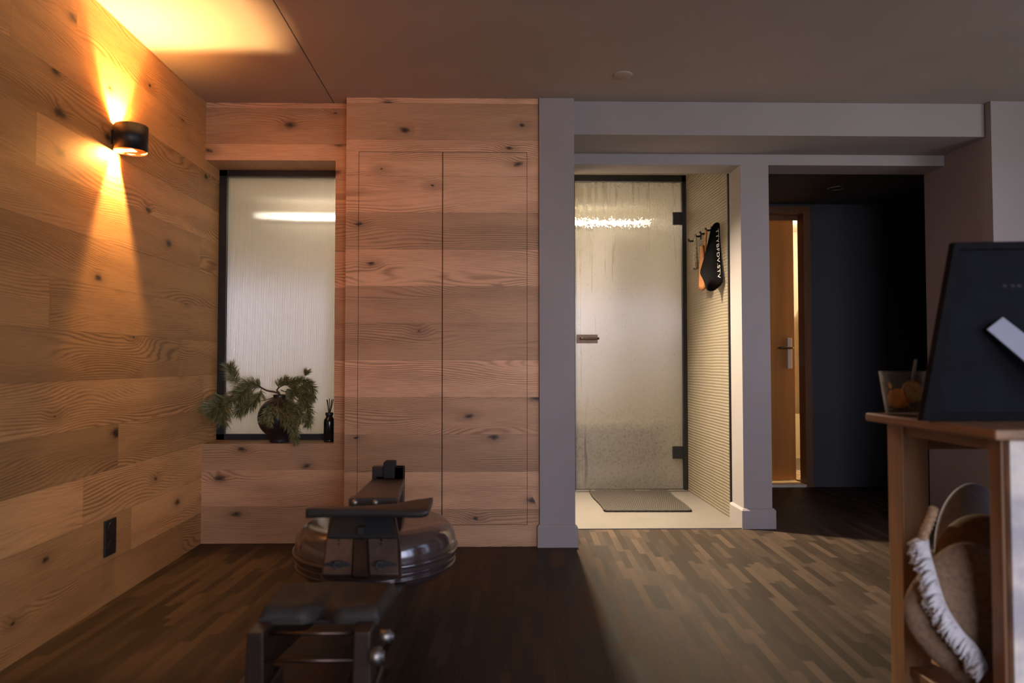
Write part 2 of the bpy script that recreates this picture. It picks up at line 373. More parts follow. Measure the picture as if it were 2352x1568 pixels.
# white column, beam, header, pillar
struct('wall_column', bx(((.293, 3.80, 0), (.487, 4.42, HT))), M['white'], bevel=.002)
def base_board(name, x0, x1, y0, y1, d, h=.109, left=True, right=True):
    bm = BM(); xa, xb = x0-(d if left else 0), x1+(d if right else 0)
    hexa(bm, [(xa, y0-d, 0), (xb, y0-d, 0), (xb, y1, 0), (xa, y1, 0), (xa, y0-d, h), (xb, y0-d, h), (xb, y1, h), (xa, y1, h)])
    s = .6*d
    hexa(bm, [(xa, y0-d, h), (xb, y0-d, h), (xb, y1, h), (xa, y1, h), (xa+(s if left else 0), y0-d+s, h+.012), (xb-(s if right else 0), y0-d+s, h+.012), (xb-(s if right else 0), y1, h+.012), (xa+(s if left else 0), y1, h+.012)])
    return struct(name, bm, M['white'])
base_board('baseboard_column', .293, .487, 3.80, 4.19, .012)
struct('trim_1', bx(((.487, 3.845, 2.272), (2.815, 4.2, HT))), M['white'], bevel=.0015)
struct('wall_header', bx(((.487, 4.2, 2.207), (2.82, 4.4, HT))), M['white'], bevel=.0015)
struct('wall_pillar', bx(((1.556, 4.2, 0), (1.73, 4.4, 2.207)), ((1.572, 4.4, 0), (1.73, 5.6, HT))), M['white'], bevel=.0015)
base_board('baseboard_pillar', 1.556, 1.73, 4.2, 4.4, .016)
struct('trim_2', bx(((1.546, 4.398, .118), (1.575, 4.412, 2.46))), M['black'])
struct('wall_front', bx(((2.82, 3.80, 0), (4.0, 4.4, HT))), M['white'], bevel=.002)

# tiled lobby in front of the steam room
struct('wall_tiled', bx(((1.562, 4.413, 0), (1.574, 5.46, HT))), M['tile_rib'])
struct('floor_tiled', bx(((.1, 4.192, 0), (1.572, 5.44, .006))), M['tile_floor'])
struct('wall_lobby', bx(((.1, 4.42, 0), (.2, 5.5, HT)), ((.1, 5.42, 0), (.668, 5.5, HT))), M['cream'])
struct('trim_3', bx(((.668, 5.36, .006), (1.562, 5.42, .018))), M['tile_floor'])
# glass door
yd = 5.40
bm = BM()
box(bm, (.655, yd-.03, .018), (.693, yd+.03, 2.46)); box(bm, (1.530, yd-.03, .018), (1.562, yd+.03, 2.46)); box(bm, (.655, yd-.03, 2.41), (1.562, yd+.03, 2.46))
dr = struct('door_1', bm, M['black'])
pane('door_pane', (.696, yd-.005, .022), (1.527, yd+.004, 2.407), M['fog'], dr)
obj('bottom_seal', bx(((.70, yd-.006, .018), (1.527, yd+.006, .024))), M['blackp'], dr)
for y0, y1 in ((487, 515), (1025, 1053)):
    a, b = at(1546, y1, yd-.02), at(1567, y0, yd-.02)
    obj('hinge', bx(((a.x, yd-.022, a.z), (1.545, yd+.018, b.z))), M['black'], dr, bevel=.002)
a, b = at(1325, 788, yd-.02), at(1373, 768, yd-.02)
hp = obj('handle_plate', bx(((a.x, yd-.014, a.z), (b.x, yd-.004, b.z))), M['bronze'], dr, bevel=.001)
bm = BM(); p0, p1 = at(1336, 777, yd-.05), at(1376, 777, yd-.05)
tube(bm, curve([Vector((p0.x, yd-.012, p0.z)), Vector((p0.x, yd-.045, p0.z)), p0+Vector((.01, -.005, 0)), p1], 5), .0095, 10)
obj('door_handle', bm, M['bronze'], hp)

# steam room behind
sx0, sx1, sy1 = -2.3, 2.3, 6.9
bm = BM()
box(bm, (sx0, sy1, 0), (sx1, sy1+.1, HT)); box(bm, (sx0-.1, 4.20, 0), (sx0, sy1+.1, HT)); box(bm, (1.56, 5.46, 0), (1.60, sy1, HT))
box(bm, (sx0, 4.185, 0), (wx0, 4.205, HT)); box(bm, (wx1, 4.21, 0), (.1, 4.23, HT)); box(bm, (.08, 4.23, 0), (.098, 5.5, HT)); box(bm, (.08, 5.505, 0), (.655, 5.515, HT))
box(bm, (wx0, 4.185, 0), (wx1+.03, 4.2, wz0-.02)); box(bm, (wx0, 4.185, wz1+.06), (wx1+.03, 4.2, HT))
struct('wall_steam', bm, M['tile_wet'])
struct('floor_steam', bx(((sx0, 4.2, -.02), (.1, sy1, .004)), ((.1, 5.5, -.02), (1.56, sy1, .004))), M['tile_floor'])
struct('ceiling_steam', bx(((sx0, 4.2, HT-.012), (.1, sy1, HT-.002)), ((.1, 5.5, HT-.012), (1.56, sy1, HT-.002))), M['cream'])
be = thing('steam_bench', 'pale tiled bench along the steam room wall, seen through the glass door', 'bench', (.6, 6.6, .004))
obj('seat', bx(((-.9, 6.40, .41), (1.55, 6.895, .46))), M['tile_wet'], be); obj('front', bx(((-.9, 6.44, .004), (1.55, 6.895, .41))), M['tile_floor'], be)
zb = at(1440, 503, 6.8).z-.09
lb = thing('light_bar', 'long white light bar glowing high behind the steamed glass', 'lamp', (-.25, 6.85, zb))
obj('diffuser', bx(((-1.9, 6.835, zb-.022), (1.50, 6.86, zb+.022))), emit('light bar glow', (1, .90, .76), P_BAR*4), lb)
obj('housing', bx(((-1.92, 6.86, zb-.03), (1.52, 6.899, zb+.03))), M['white'], lb)
cl = lamp('steam_fill_light', 'AREA', (-.35, 4.75, HT-.03), P_STEAM_FILL, (1, .87, .68), shape='RECTANGLE', size=.7, size_y=.8)  # added light, kept out of view, to brighten the room behind the window
cl2 = lamp('steam_door_fill', 'AREA', (.32, 5.85, HT-.03), P_STEAM_FILL*.7, (1, .87, .68), shape='RECTANGLE', size=.35, size_y=.6)  # second added light, out of view, brightening behind the glass door

# corridor
ck = 2.285; yb = 5.58; ox0, ox1, oz = 1.745, 2.585, None
zt = at(1850, 487, yb).z
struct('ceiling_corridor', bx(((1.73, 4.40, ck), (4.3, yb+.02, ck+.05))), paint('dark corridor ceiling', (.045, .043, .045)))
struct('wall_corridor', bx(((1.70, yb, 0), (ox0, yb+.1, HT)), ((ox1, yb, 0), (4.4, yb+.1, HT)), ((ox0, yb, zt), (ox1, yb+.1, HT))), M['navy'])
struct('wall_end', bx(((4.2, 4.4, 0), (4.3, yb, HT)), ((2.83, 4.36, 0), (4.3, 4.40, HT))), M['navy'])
M['redwood'] = wood('stained door wood', (.20, .085, .035), (.13, .05, .02), .5, 2)
M['doorwood'] = wood('orange door wood', (.50, .23, .06), (.40, .17, .045), .45, 2)
bm = BM(); c_ = .045
box(bm, (ox1, yb-.012, 0), (ox1+c_, yb, zt+c_)); box(bm, (ox0-.015, yb-.012, zt), (ox1, yb, zt+c_)); box(bm, (ox1-.012, yb-.012, 0), (ox1, yb+.10, zt)); box(bm, (ox0, yb-.012, zt-.012), (ox1-.012, yb+.10, zt))
box(bm, (ox0, yb+.088, zt-.05), (ox1-.012, yb+.10, zt-.012))
d2 = struct('door_2', bm, M['redwood'])
obj('threshold', bx(((ox0, yb-.01, 0), (ox1-.012, yb+.2, .022))), M['cream'], d2)
an = math.radians(6); hx, hy = ox0+.012, yb+.105; Ld = .826
dv, dn = Vector((math.cos(an), math.sin(an), 0)), Vector((-math.sin(an), math.cos(an), 0))
def leafbox(bm, u0, u1, z0, z1, n0, n1):
    P = lambda u, n, z: Vector((hx, hy, z)) + dv*u + dn*n
    hexa(bm, [P(u0, n0, z0), P(u1, n0, z0), P(u1, n1, z0), P(u0, n1, z0), P(u0, n0, z1), P(u1, n0, z1), P(u1, n1, z1), P(u0, n1, z1)])
bm = BM(); leafbox(bm, 0, Ld, .028, zt-.016, 0, .04)
lf = obj('door_leaf', bm, M['doorwood'], d2)
def on_leaf(px, py):
    d = _f + _r*((px-CX)/F) - _u*((py-CY)/F); o = Vector((hx, hy, 0)); c0 = Vector((0, 0, HC))
    t = (o-c0).dot(dn)/d.dot(dn); q = c0+d*t; return (q-o).dot(dv), q.z
u0, z1 = on_leaf(1808, 776); u1, z0 = on_leaf(1819, 846)
bm = BM(); leafbox(bm, u0, u1, z0, z1, -.006, 0); pl = obj('handle_plate', bm, plain('pale handle plate', (.62, .58, .53), .4, .05), lf, bevel=.004)
bm = BM(); ua, za = on_leaf(1817, 799); ub, _ = on_leaf(1783, 799)
P = lambda u, n, z: Vector((hx, hy, z)) + dv*u + dn*n
tube(bm, curve([P((u0+u1)/2, 0, za), P((u0+u1)/2, -.045, za), P((u0+u1)/2-.012, -.052, za), P(ub, -.05, za)], 4), .009, 10)
obj('door_handle', bm, M['bronze'], lf)
# lit room behind that door
struct('wall_robe', bx(((1.65, yb+1.6, 0), (3.75, yb+1.7, HT)), ((3.65, yb+.1, 0), (3.75, yb+1.6, HT)), ((1.62, yb+.1, 0), (1.70, yb+1.6, HT))), M['cream'])
struct('floor_robe', bx(((1.62, yb+.04, -.08), (3.75, yb+1.7, .01))), M['tile_floor'])
struct('ceiling_robe', bx(((1.62, yb+.1, 2.36), (3.75, yb+1.7, 2.42))), M['cream'])
lamp('robe_room_light', 'AREA', (3.45, yb+.22, 1.3), P_ROBE*1.1, (1, .55, .18), shape='RECTANGLE', size=.12, size_y=2.0).rotation_euler = (math.pi/2, 0, math.radians(78))
lamp('robe_ceiling_light', 'POINT', (2.9, yb+.9, 2.2), P_ROBE, (1, .86, .62), shadow_soft_size=.1)

# ------------------------------------------------------------------ wall lamp
LC = Vector((XL+.068, 2.955, 1.946)); R, hh = .066, .055
wl = thing('wall_lamp', 'black cylindrical lamp on the oak wall throwing light up and down', 'lamp', (XL, LC.y, LC.z))
bm = BM(); lathe(bm, [(R, -hh), (R, hh), (R-.002, hh), (R-.002, -hh)], LC, 64, close=True)
for f in bm.faces:
    c = f.calc_center_median() - LC
    if math.hypot(c.x, c.y) < R-.0015: f.material_index = 1
obj('lamp_shade', bm, None, wl, mats=[M['black'], M['copper']])
obj('wall_mount', bx(((XL, LC.y-.03, LC.z-.03), (XL+.012, LC.y+.03, LC.z+.03))), M['black'], wl)
for sgn, gy, gx in ((1, .026, .055), (-1, .0185, .016)):
    za, zb_ = sorted((LC.z+sgn*.046, LC.z+sgn*.048))
    bm = BM()
    for s_ in (-1, 1):
        ys = sorted((LC.y+s_*gy, LC.y+s_*.062)); w_ = math.sqrt((R-.003)**2-gy**2)
        prism(bm, [Vector((LC.x+math.sqrt(max(0, (R-.003)**2-(y-LC.y)**2))*q, y, za)) for y, q in ((LC.y+s_*gy, -1), (LC.y+s_*.045, -1), (LC.y+s_*.0625, -1), (LC.y+s_*.0625, 1), (LC.y+s_*.045, 1), (LC.y+s_*gy, 1))], (0, 0, .002))
    box(bm, (LC.x+gx, LC.y-.028, za), (LC.x+R-.006, LC.y+.028, zb_))
    obj('flap', bm, M['copper'], wl)
lamp('wall_lamp_up', 'POINT', LC+Vector((0, 0, .004)), P_UP, WARM, shadow_soft_size=.004)
lamp('wall_lamp_down', 'POINT', LC-Vector((0, 0, .004)), P_DN, WARM, shadow_soft_size=.004)
def spot(name, loc, d, p, ang, blend=1., size=.01, col=AMBER):
    o = lamp(name, 'SPOT', loc, p, col, spot_size=ang, spot_blend=blend, shadow_soft_size=size)
    o.rotation_euler = Vector(d).to_track_quat('-Z', 'Y').to_euler(); return o
spot('wall_lamp_up_flood', LC+Vector((-.02, .01, .052)), (-.20, .02, .80), P_UPW, 2.3)
spot('wall_lamp_down_flood', LC+Vector((-.02, .02, -.052)), (-.62, -.50, -.45), P_DNW, 2.2)

# lobby downlight
lamp('lobby_downlight', 'SPOT', (.47, 4.74, 2.44), P_NICHE, (1, .83, .60), spot_size=1.75, spot_blend=1., shadow_soft_size=.07).rotation_euler = Vector((.52, -.92, -2.44)).to_track_quat('-Z', 'Y').to_euler()
dl = thing('recessed_downlight', 'recessed downlight in the tiled lobby ceiling', 'lamp', (.47, 4.74, HT))
bm = BM(); lathe(bm, [(.05, -.004), (.045, -.006), (.038, -.004), (.038, 0), (.05, 0)], (.47, 4.74, HT), 32, close=True); obj('rim', bm, M['black'], dl)

# small ceiling fittings
pp = atZ(1430, 172, HT)
sd = thing('smoke_detector', 'flat pale round detector on the ceiling above the white column', 'detector', pp)
bm = BM(); lathe(bm, [(0, -.006), (.040, -.006), (.048, -.003), (.050, 0), (0, 0)], pp, 40); obj('cover', bm, M['ceil'], sd)
pp = atZ(1920, 432, ck)
rl = thing('corridor_spotlight', 'unlit ring spotlight in the dark corridor ceiling', 'lamp', pp)
bm = BM(); lathe(bm, [(.062, -.001), (.060, -.006), (.048, -.006), (.045, 0), (.062, 0)], pp, 40, close=True); obj('ring', bm, M['steel'], rl)
bm = BM(); lathe(bm, [(0, -.002), (.045, -.002), (.045, 0), (0, 0)], pp, 32); obj('lens', bm, M['blackp'], rl)

# socket plate
so = thing('wall_socket', 'black double socket plate low on the oak wall', 'socket', (XL, 2.96, .195))
obj('plate', bx(((XL, 2.917, .197), (XL+.009, 3.003, .347))), M['blackp'], so, bevel=.003)
for zc in (.234, .310):
    bm = BM(); tube(bm, [(XL+.008, 2.96, zc), (XL+.011, 2.96, zc)], .026, 24); tube(bm, [(XL+.0105, 2.96, zc), (XL+.0113, 2.96, zc)], .02, 24)
    obj('outlet', bm, M['black'], so)

# ------------------------------------------------------------------ niche sill: vase, pine, diffuser
M['vase'] = plain('dark glazed vase', (.020, .018, .016), .32, .2, 18)
M['bark'] = plain('pine bark', (.085, .055, .035), .8, .3, 60)
def mk_needles():
    s = NT('pine needles'); r = s.n('NewGeometry', 8)
    c = s.mix(r, (.07, .078, .026), (.30, .28, .11))
    return s.done(s.pbr(c, .55))
M['needle'] = mk_needles()
vc = at(642, 960, 4.0); vc.z = zs
va = thing('round_vase', 'dark round vase on a narrow foot on the oak window sill', 'vase', (vc.x, 4.005, zs))
prof = [(0, 0), (.054, 0), (.056, .006), (.052, .018), (.058, .026)]
for k in range(13):
    t = -1.05 + k*(2.28/12); prof.append((.122*math.cos(t), .138+.116*math.sin(t)))
prof += [(.036, .258), (.040, .266), (.034, .268), (.030, .255), (.05, .235), (.09, .19), (.09, .12), (0, .05)]
bm = BM(); lathe(bm, prof, (vc.x, 4.005, zs), 56); obj('body', bm, M['vase'], va)
mouth = Vector((vc.x, 4.005, zs+.255))
def zp(zx, zy, Y=3.99): return at(440+zx/5.6, 780+zy/5.6, Y)
def needles(bm, p, d, n, L, rnd, spread=2.0, r=.0015):
    x, y = frame_of(d)
    for _ in range(n):
        t = rnd.uniform(0, 2*math.pi); s_ = rnd.uniform(.35, 1)*spread
        v = (d.normalized() + (x*math.cos(t)+y*math.sin(t))*s_).normalized(); l = L*rnd.uniform(.65, 1.1)
        a, b = frame_of(v); q = p + d*rnd.uniform(-.5, .5)
        bend = Vector((0, 0, -1))*l*.06
        base = [bm.verts.new(q + (a*math.cos(k*2.094)+b*math.sin(k*2.094))*r) for k in range(3)]
        mid = [bm.verts.new(q + v*l*.55 + (a*math.cos(k*2.094)+b*math.sin(k*2.094))*r*.9) for k in range(3)]
        tip = bm.verts.new(q + v*l + bend)
        for k in range(3):
            bm.faces.new((base[k], base[(k+1) % 3], mid[(k+1) % 3], mid[k])); bm.faces.new((mid[k], mid[(k+1) % 3], tip))
def branch(name, label, stems, seed, L=.072, dens=.85):
    rnd = random.Random(seed)
    th = thing(name, label, 'branch', mouth, 'pine branches in the round vase')
    sb, nb = BM(), BM()
    for path, r0, start in stems:
        c = curve(path, 6); n = len(c)
        tube(sb, c, [r0*(1-.7*i/(n-1)) for i in range(n)], 7)
        for i in range(int(n*start), n-1):
            d = c[i+1]-c[i]; k = max(3, int(d.length*2600*dens))
            needles(nb, c[i], d, k, L, rnd)
        needles(nb, c[-1], (c[-1]-c[-2]).normalized()*.012, int(90*dens), L, rnd, 1.1)
    obj('stem', sb, M['bark'], th); obj('needles', nb, M['needle'], th)
m0 = mouth + Vector((0, 0, -.10)); m1 = mouth + Vector((0, 0, .01))
branch('pine_branch', 'long pine branch arching left out of the dark vase across the window frame', [
    ([m0, m1, zp(960, 650, 3.97), zp(800, 570, 3.94), zp(650, 600, 3.92), zp(540, 720, 3.91), zp(420, 860, 3.90)], .0065, .42),
    ([zp(650, 600, 3.92), zp(570, 540, 3.95), zp(520, 440, 3.97), zp(500, 380, 3.97)], .0025, .3),
    ([zp(560, 700, 3.91), zp(420, 760, 3.89), zp(300, 800, 3.86), zp(235, 850, 3.85)], .0025, .25),
    ([zp(500, 780, 3.91), zp(400, 880, 3.87), zp(320, 930, 3.85)], .0025, .3),
    ([zp(480, 800, 3.90), zp(440, 930, 3.88), zp(420, 1010, 3.87)], .0022, .3),
    ([zp(860, 590, 3.95), zp(760, 690, 3.93), zp(640, 840, 3.91), zp(610, 900, 3.91)], .0025, .3),
    ([zp(780, 575, 3.94), zp(700, 640, 3.90), zp(640, 700, 3.88)], .002, .2), ([zp(900, 620, 3.95), zp(880, 700, 3.93), zp(830, 760, 3.92)], .002, .3), ([zp(430, 850, 3.88), zp(330, 860, 3.84), zp(280, 890, 3.83)], .002, .2),
    ([m1, zp(930, 780, 3.97), zp(820, 780, 3.94), zp(740, 840, 3.92)], .003, .5)], 3)
branch('pine_branch', 'bushy pine branch rising right out of the dark vase in front of the glass', [
    ([m0, m1, zp(1100, 640, 4.0), zp(1230, 560, 4.01), zp(1400, 520, 4.01), zp(1500, 560, 4.0), zp(1560, 630, 3.99), zp(1550, 720, 3.98)], .005, .40),
    ([zp(1100, 690, 4.0), zp(1120, 590, 4.02), zp(1190, 530, 4.03)], .002, .4),
    ([zp(1400, 515, 4.01), zp(1450, 480, 4.01), zp(1465, 450, 4.01)], .0015, .7),
    ([zp(1150, 650, 4.0), zp(1250, 680, 3.98), zp(1380, 690, 3.96), zp(1480, 740, 3.95)], .003, .25),
    ([zp(1300, 540, 4.01), zp(1320, 620, 3.98), zp(1290, 700, 3.96)], .002, .2), ([zp(1480, 560, 4.0), zp(1470, 660, 3.97), zp(1500, 760, 3.95)], .002, .2), ([zp(1380, 700, 3.96), zp(1420, 780, 3.94), zp(1400, 850, 3.93)], .002, .2),
    ([zp(1230, 640, 4.0), zp(1330, 640, 3.97), zp(1420, 620, 3.96)], .003, .3),
    ([zp(1250, 680, 3.98), zp(1350, 770, 3.95), zp(1470, 840, 3.94), zp(1520, 930, 3.93), zp(1500, 1060, 3.93)], .003, .35)], 5, .05, .85)
branch('pine_branch', 'drooping pine branch hanging down over the front of the dark vase', [
    ([m0, m1, zp(1180, 800, 3.93), zp(1300, 850, 3.89), zp(1410, 930, 3.88), zp(1440, 1000, 3.87)], .004, .45),
    ([m1, zp(1110, 830, 3.90), zp(1130, 930, 3.855), zp(1180, 1040, 3.845), zp(1270, 1150, 3.845), zp(1330, 1290, 3.86)], .004, .3),
    ([m1, zp(1040, 820, 3.91), zp(960, 920, 3.87), zp(920, 1010, 3.86)], .003, .4),
    ([m1, zp(1060, 840, 3.90), zp(1040, 940, 3.86), zp(1010, 1060, 3.845)], .003, .4), ([m1, zp(1180, 840, 3.90), zp(1280, 930, 3.87), zp(1350, 1040, 3.865)], .003, .4),
    ([zp(1130, 930, 3.855), zp(1220, 980, 3.85), zp(1330, 1080, 3.85), zp(1350, 1190, 3.86)], .003, .2)], 8, .042, .55)
b0 = at(756, 1005, 4.0); b0.z = zs
rd = thing('reed_diffuser', 'slim black bottle with dark reeds at the right end of the window sill', 'diffuser', b0)
bm = BM(); lathe(bm, [(0, 0), (.029, 0), (.031, .003), (.031, .011), (.030, .012), (.031, .013), (.031, .112), (.028, .128), (.020, .138), (.0185, .142), (.0185, .155), (.015, .156), (.013, .13), (0, .12)], b0, 40)
obj('bottle', bm, plain('black glossy bottle', (.010, .010, .012), .18, .05), rd)
bm = BM(); lathe(bm, [(.0215, .150), (.0225, .152), (.0225, .164), (.020, .166), (.012, .166), (.012, .150)], b0, 36, close=True); obj('collar', bm, M['black'], rd)
for dx, dy in ((-.016, .004), (-.010, -.006), (-.002, .008), (.012, .002), (.017, -.005), (.022, .006)):
    bm = BM(); tube(bm, [b0+Vector((-dx*.5, -dy*.5, .10)), b0+Vector((dx, dy, .243+random.uniform(-.008, .006)))], .0022, 8); obj('reed', bm, M['blackp'], rd)

# things standing in the steam room just behind the ribbed glass
M['towel'] = plain('white towelling', (.80, .78, .74), .9, .06, 90, .3)
lg = struct('trim_4', bx(((-1.15, 4.215, .004), (-.80, 4.42, .52))), M['tile_wet'])
pt = Vector((-.925, 4.265, .52))
am = tag(obj('amber_jar', BM(), M['towel']), 'amber jar blurred behind the ribbed glass beside the black reed bottle', 'jar')
bm = BM(); lathe(bm, [(0, 0), (.040, 0), (.042, .004), (.042, .075), (.036, .085), (.034, .11), (0, .11)], pt+Vector((.045, 0, 0)), 32)
me = am.data; bm.to_mesh(me); bm.free(); me.materials.clear(); me.materials.append(plain('amber glass', (.50, .21, .03), .25, .05))
bm = BM(); box(bm, (pt.x-.06, pt.y+.045, .52), (pt.x+.1, pt.y+.1, .68)); 
tag(obj('folded_towel', bm, M['towel'], bevel=.02), 'white folded towel blurred behind the ribbed glass above the amber jar', 'towel')

# ------------------------------------------------------------------ door mat
def mk_mat():
    s = NT('braided mat'); p, xyz = s.pos()
    a = s.m_('SINE', s.m_('MULTIPLY', s.m_('ADD', xyz[0], s.m_('MULTIPLY', xyz[1], .5)), 2*math.pi/.017)); b = s.m_('SINE', s.m_('MULTIPLY', s.m_('SUBTRACT', xyz[1], s.m_('MULTIPLY', xyz[0], .25)), 2*math.pi/.020))
    h = s.m_('ADD', s.m_('MULTIPLY', a, b), s.m_('MULTIPLY', s.noise(p, 120., 3.), .8))
    return s.done(s.pbr(s.mix(s.ss(h, -.4, .9), (.012, .009, .007), (.062, .047, .035)), .85, h, .8, .004))
M['mat'] = mk_mat(); M['matedge'] = plain('mat edging', (.04, .032, .026), .8, .3, 120, .5)
zt_ = .007
mc = [atZ(1390, 1175, zt_), atZ(1587, 1175, zt_), atZ(1531, 1128, zt_), atZ(1354, 1128, zt_)]
mid = (mc[0]+mc[2])/2
mt = thing('door_mat', 'brown braided mat lying on pale tiles before the steamed glass door', 'mat', (mid.x, mid.y, zt_))
bm = BM(); n1, n2 = 24, 16; top = {}
for i in range(n1+1):
    for j in range(n2+1):
        u, v = i/n1, j/n2; p = (mc[0]*(1-u)+mc[1]*u)*(1-v) + (mc[3]*(1-u)+mc[2]*u)*v
        p.x += .006*math.sin(v*7); top[i, j] = [bm.verts.new(p), bm.verts.new(p+Vector((0, 0, .012+.0015*math.sin(u*9+v*5))))]
for i in range(n1):
    for j in range(n2):
        for k in (0, 1): bm.faces.new([top[q][k] for q in ((i, j), (i+1, j), (i+1, j+1), (i, j+1))])
rim = [(i, 0) for i in range(n1)] + [(n1, j) for j in range(n2)] + [(i, n2) for i in range(n1, 0, -1)] + [(0, j) for j in range(n2, 0, -1)]
for a, b in zip(rim, rim[1:]+rim[:1]): bm.faces.new((top[a][0], top[b][0], top[b][1], top[a][1]))
ring = [top[q][0].co + Vector((0, 0, .008)) for q in rim]
obj('pile', bm, M['mat'], mt)
bm = BM(); tube(bm, ring+[ring[0]], [.008+.0016*(i % 2) for i in range(len(ring)+1)], 8); obj('edge_binding', bm, M['matedge'], mt)

# ------------------------------------------------------------------ hooks and what hangs on the tiled wall
XT = 1.562
hk_px = [(1594, 553), (1610, 542), (1621, 536), (1634, 528)]
hooks = []
for i, (px, py) in enumerate(hk_px):
    p = atX(px, py, XT); hooks.append(p)
    lab = ['black wall hook nearest the glass door, with nothing on it', 'black wall hook holding the grey patterned cloth', 'black wall hook between grey cloth and orange cord', 'black wall hook from which the orange bag hangs'][i]
    h = thing('wall_hook', lab, 'hook', p, 'hooks on the tiled wall')
    bm = BM(); lathe(bm, [(0, 0), (.016, 0), (.016, .004), (0, .004)], (0, 0, 0), 20); bmesh.ops.rotate(bm, verts=bm.verts, cent=(0, 0, 0), matrix=Matrix.Rotation(-math.pi/2, 3, 'Y')); bmesh.ops.scale(bm, verts=bm.verts, vec=(1, .7, 1.6)); bmesh.ops.translate(bm, verts=bm.verts, vec=p)
    obj('plate', bm, M['black'], h)
    bm = BM(); tube(bm, curve([p, p+Vector((-.018, 0, -.003)), p+Vector((-.036, 0, 0)), p+Vector((-.042, 0, .014))], 5), [.0065]*15+[.008], 10); obj('prong', bm, M['black'], h)
def cloth(bm, top, ztop, zbot, w0, w1, depth, folds, rnd, nu=18, nv=14, y0=None, sway=0):
    g = []
    for j in range(nv+1):
        v = j/nv; row = []; w_ = w0+(w1-w0)*v**.8
        for i in range(nu):
            t = 2*math.pi*i/nu; rr = 1+.13*math.sin(folds*t+v*2.)*min(1, v*2.5)
            row.append(bm.verts.new((top.x-.030-depth*.5 + depth*.5*math.sin(t)*rr*(.5+.5*v), top.y+sway*v+w_*.5*math.cos(t)*rr, ztop+(zbot-ztop)*v+.012*math.sin(folds*t+1)*v)))
        g.append(row)
    for a, b in zip(g, g[1:]):
        for i in range(nu):
            f = bm.faces.new((a[i], a[(i+1) % nu], b[(i+1) % nu], b[i])); f.smooth = True
    bm.faces.new(g[0]); bm.faces.new(g[-1][::-1])
def mk_patt(name, a, b, sc_):
    s = NT(name); p, xyz = s.pos(); n = s.n('TexVoronoi', 0, {'Vector': p, 'Scale': sc_})
    return s.done(s.pbr(s.mix(s.ss(n, .25, .45), a, b), .85))
rnd = random.Random(2)
p = atX(1611, 590, XT); bm = BM(); cloth(bm, Vector((XT, p.y, 0)), hooks[1].z+.012, atX(1602, 622, XT).z, .03, .10, .03, 3, rnd)
tag(obj('grey_cloth', bm, mk_patt('grey patterned cloth', (.17, .15, .115), (.34, .30, .24), 55.)), 'grey patterned cloth hanging narrow on the tiled wall left of the black bag', 'cloth')
p = hooks[3]; zb_ = atX(1612, 664, XT-.05).z
bm = BM(); yy = p.y+.03
for s_ in (-.018, .018): tube(bm, curve([p+Vector((-.036, 0, .004)), Vector((XT-.04, yy+s_, p.z-.18)), Vector((XT-.045, yy+s_*2.2, zb_+.12))], 6), .007, 8)
cb = thing('orange_bag', 'orange drawstring bag hanging on the tiled wall half behind the black bag', 'bag', (XT-.04, yy, zb_))
OR = plain('orange nylon', (.48, .19, .065), .5, .12, 40)
obj('cord', bm, OR, cb)
bm = BM(); cloth(bm, Vector((XT, yy+.01, 0)), zb_+.30, zb_, .05, .13, .045, 4, rnd); obj('sack', bm, OR, cb)
# black bag: a bulging kite-shaped sack
tp = atX(1652, 514, XT); bg_ = thing('black_bag', 'black bag with white lettering down its edge hanging on the tiled wall', 'bag', (XT, tp.y, tp.z))
Xb = XT-.075
def bagp(px, py, off): q = atX(px, py, XT-off); return q
L_ = [(1650, 510, .008), (1636, 516, .05), (1630, 545, .07), (1621, 580, .09), (1613, 610, .10), (1606, 628, .11), (1615, 637, .11), (1621, 655, .10), (1627, 669, .085)]
R_ = [(1652, 511, .006), (1653, 520, .006), (1654, 545, .006), (1656, 580, .008), (1658, 605, .010), (1660, 630, .012), (1662, 650, .016), (1648, 662, .03), (1638, 669, .06)]
bm = BM(); rings = []
for (a, b, o1), (c, d, o2) in zip(L_, R_):
    A, B = bagp(a, b, o1), bagp(c, d, o2); row = []; nn = 18
    for k in range(nn):
        t = 2*math.pi*k/nn; w_ = (1-math.cos(t))/2
        q = A*(1-w_)+B*w_; q = q + Vector((-.022*max(0, math.sin(t)) + .010*max(0, -math.sin(t)), .012*math.sin(3*t+b*.04)*abs(math.sin(t)), 0))
        q.x = min(q.x, XT-.002); row.append(bm.verts.new(q))
    rings.append(row)
for a, b in zip(rings, rings[1:]):
    for k in range(18): bm.faces.new((a[k], a[(k+1) % 18], b[(k+1) % 18], b[k])).smooth = True
bm.faces.new(rings[0]); bm.faces.new(rings[-1][::-1])
obj('sack', bm, plain('black fabric', (.006, .0055, .006), .9, .2, 70, .3, Specular_IOR_Level=.06), bg_, sub=1)
fc = bpy.data.curves.new('lettering', 'FONT'); fc.body = 'TTYBFDV.STV'; fc.size = .05; fc.extrude = .0006; fc.space_character = 1.12
fo = bpy.data.objects.new('lettering_source', fc); C.objects.link(fo); bpy.context.view_layer.update()
me = bpy.data.meshes.new_from_object(fo.evaluated_get(bpy.context.evaluated_depsgraph_get())); bpy.data.objects.remove(fo)
xs = [v.co.x for v in me.vertices]; wd = max(xs)-min(xs)
A, B = bagp(1645.5, 527, .03), bagp(1650, 640, .045); ln = (B-A); ez = ln.normalized()
back = Vector((0, 1, 0)); nr = Vector((-1, -.55, 0)).normalized(); up_ = ez.cross(nr).normalized()*-1
if up_.y > 0: up_ = -up_
bm = BM(); bm.from_mesh(me); sc_l = ln.length/wd
for v in bm.verts:
    x, y, z = (v.co.x-min(xs))*sc_l, v.co.y*sc_l*.62, v.co.z
    v.co = A + ez*x + up_*(-y)*-1 + nr*(z+.004)
obj('lettering', bm, plain('white print', (.5, .48, .46), .7, .05), bg_)

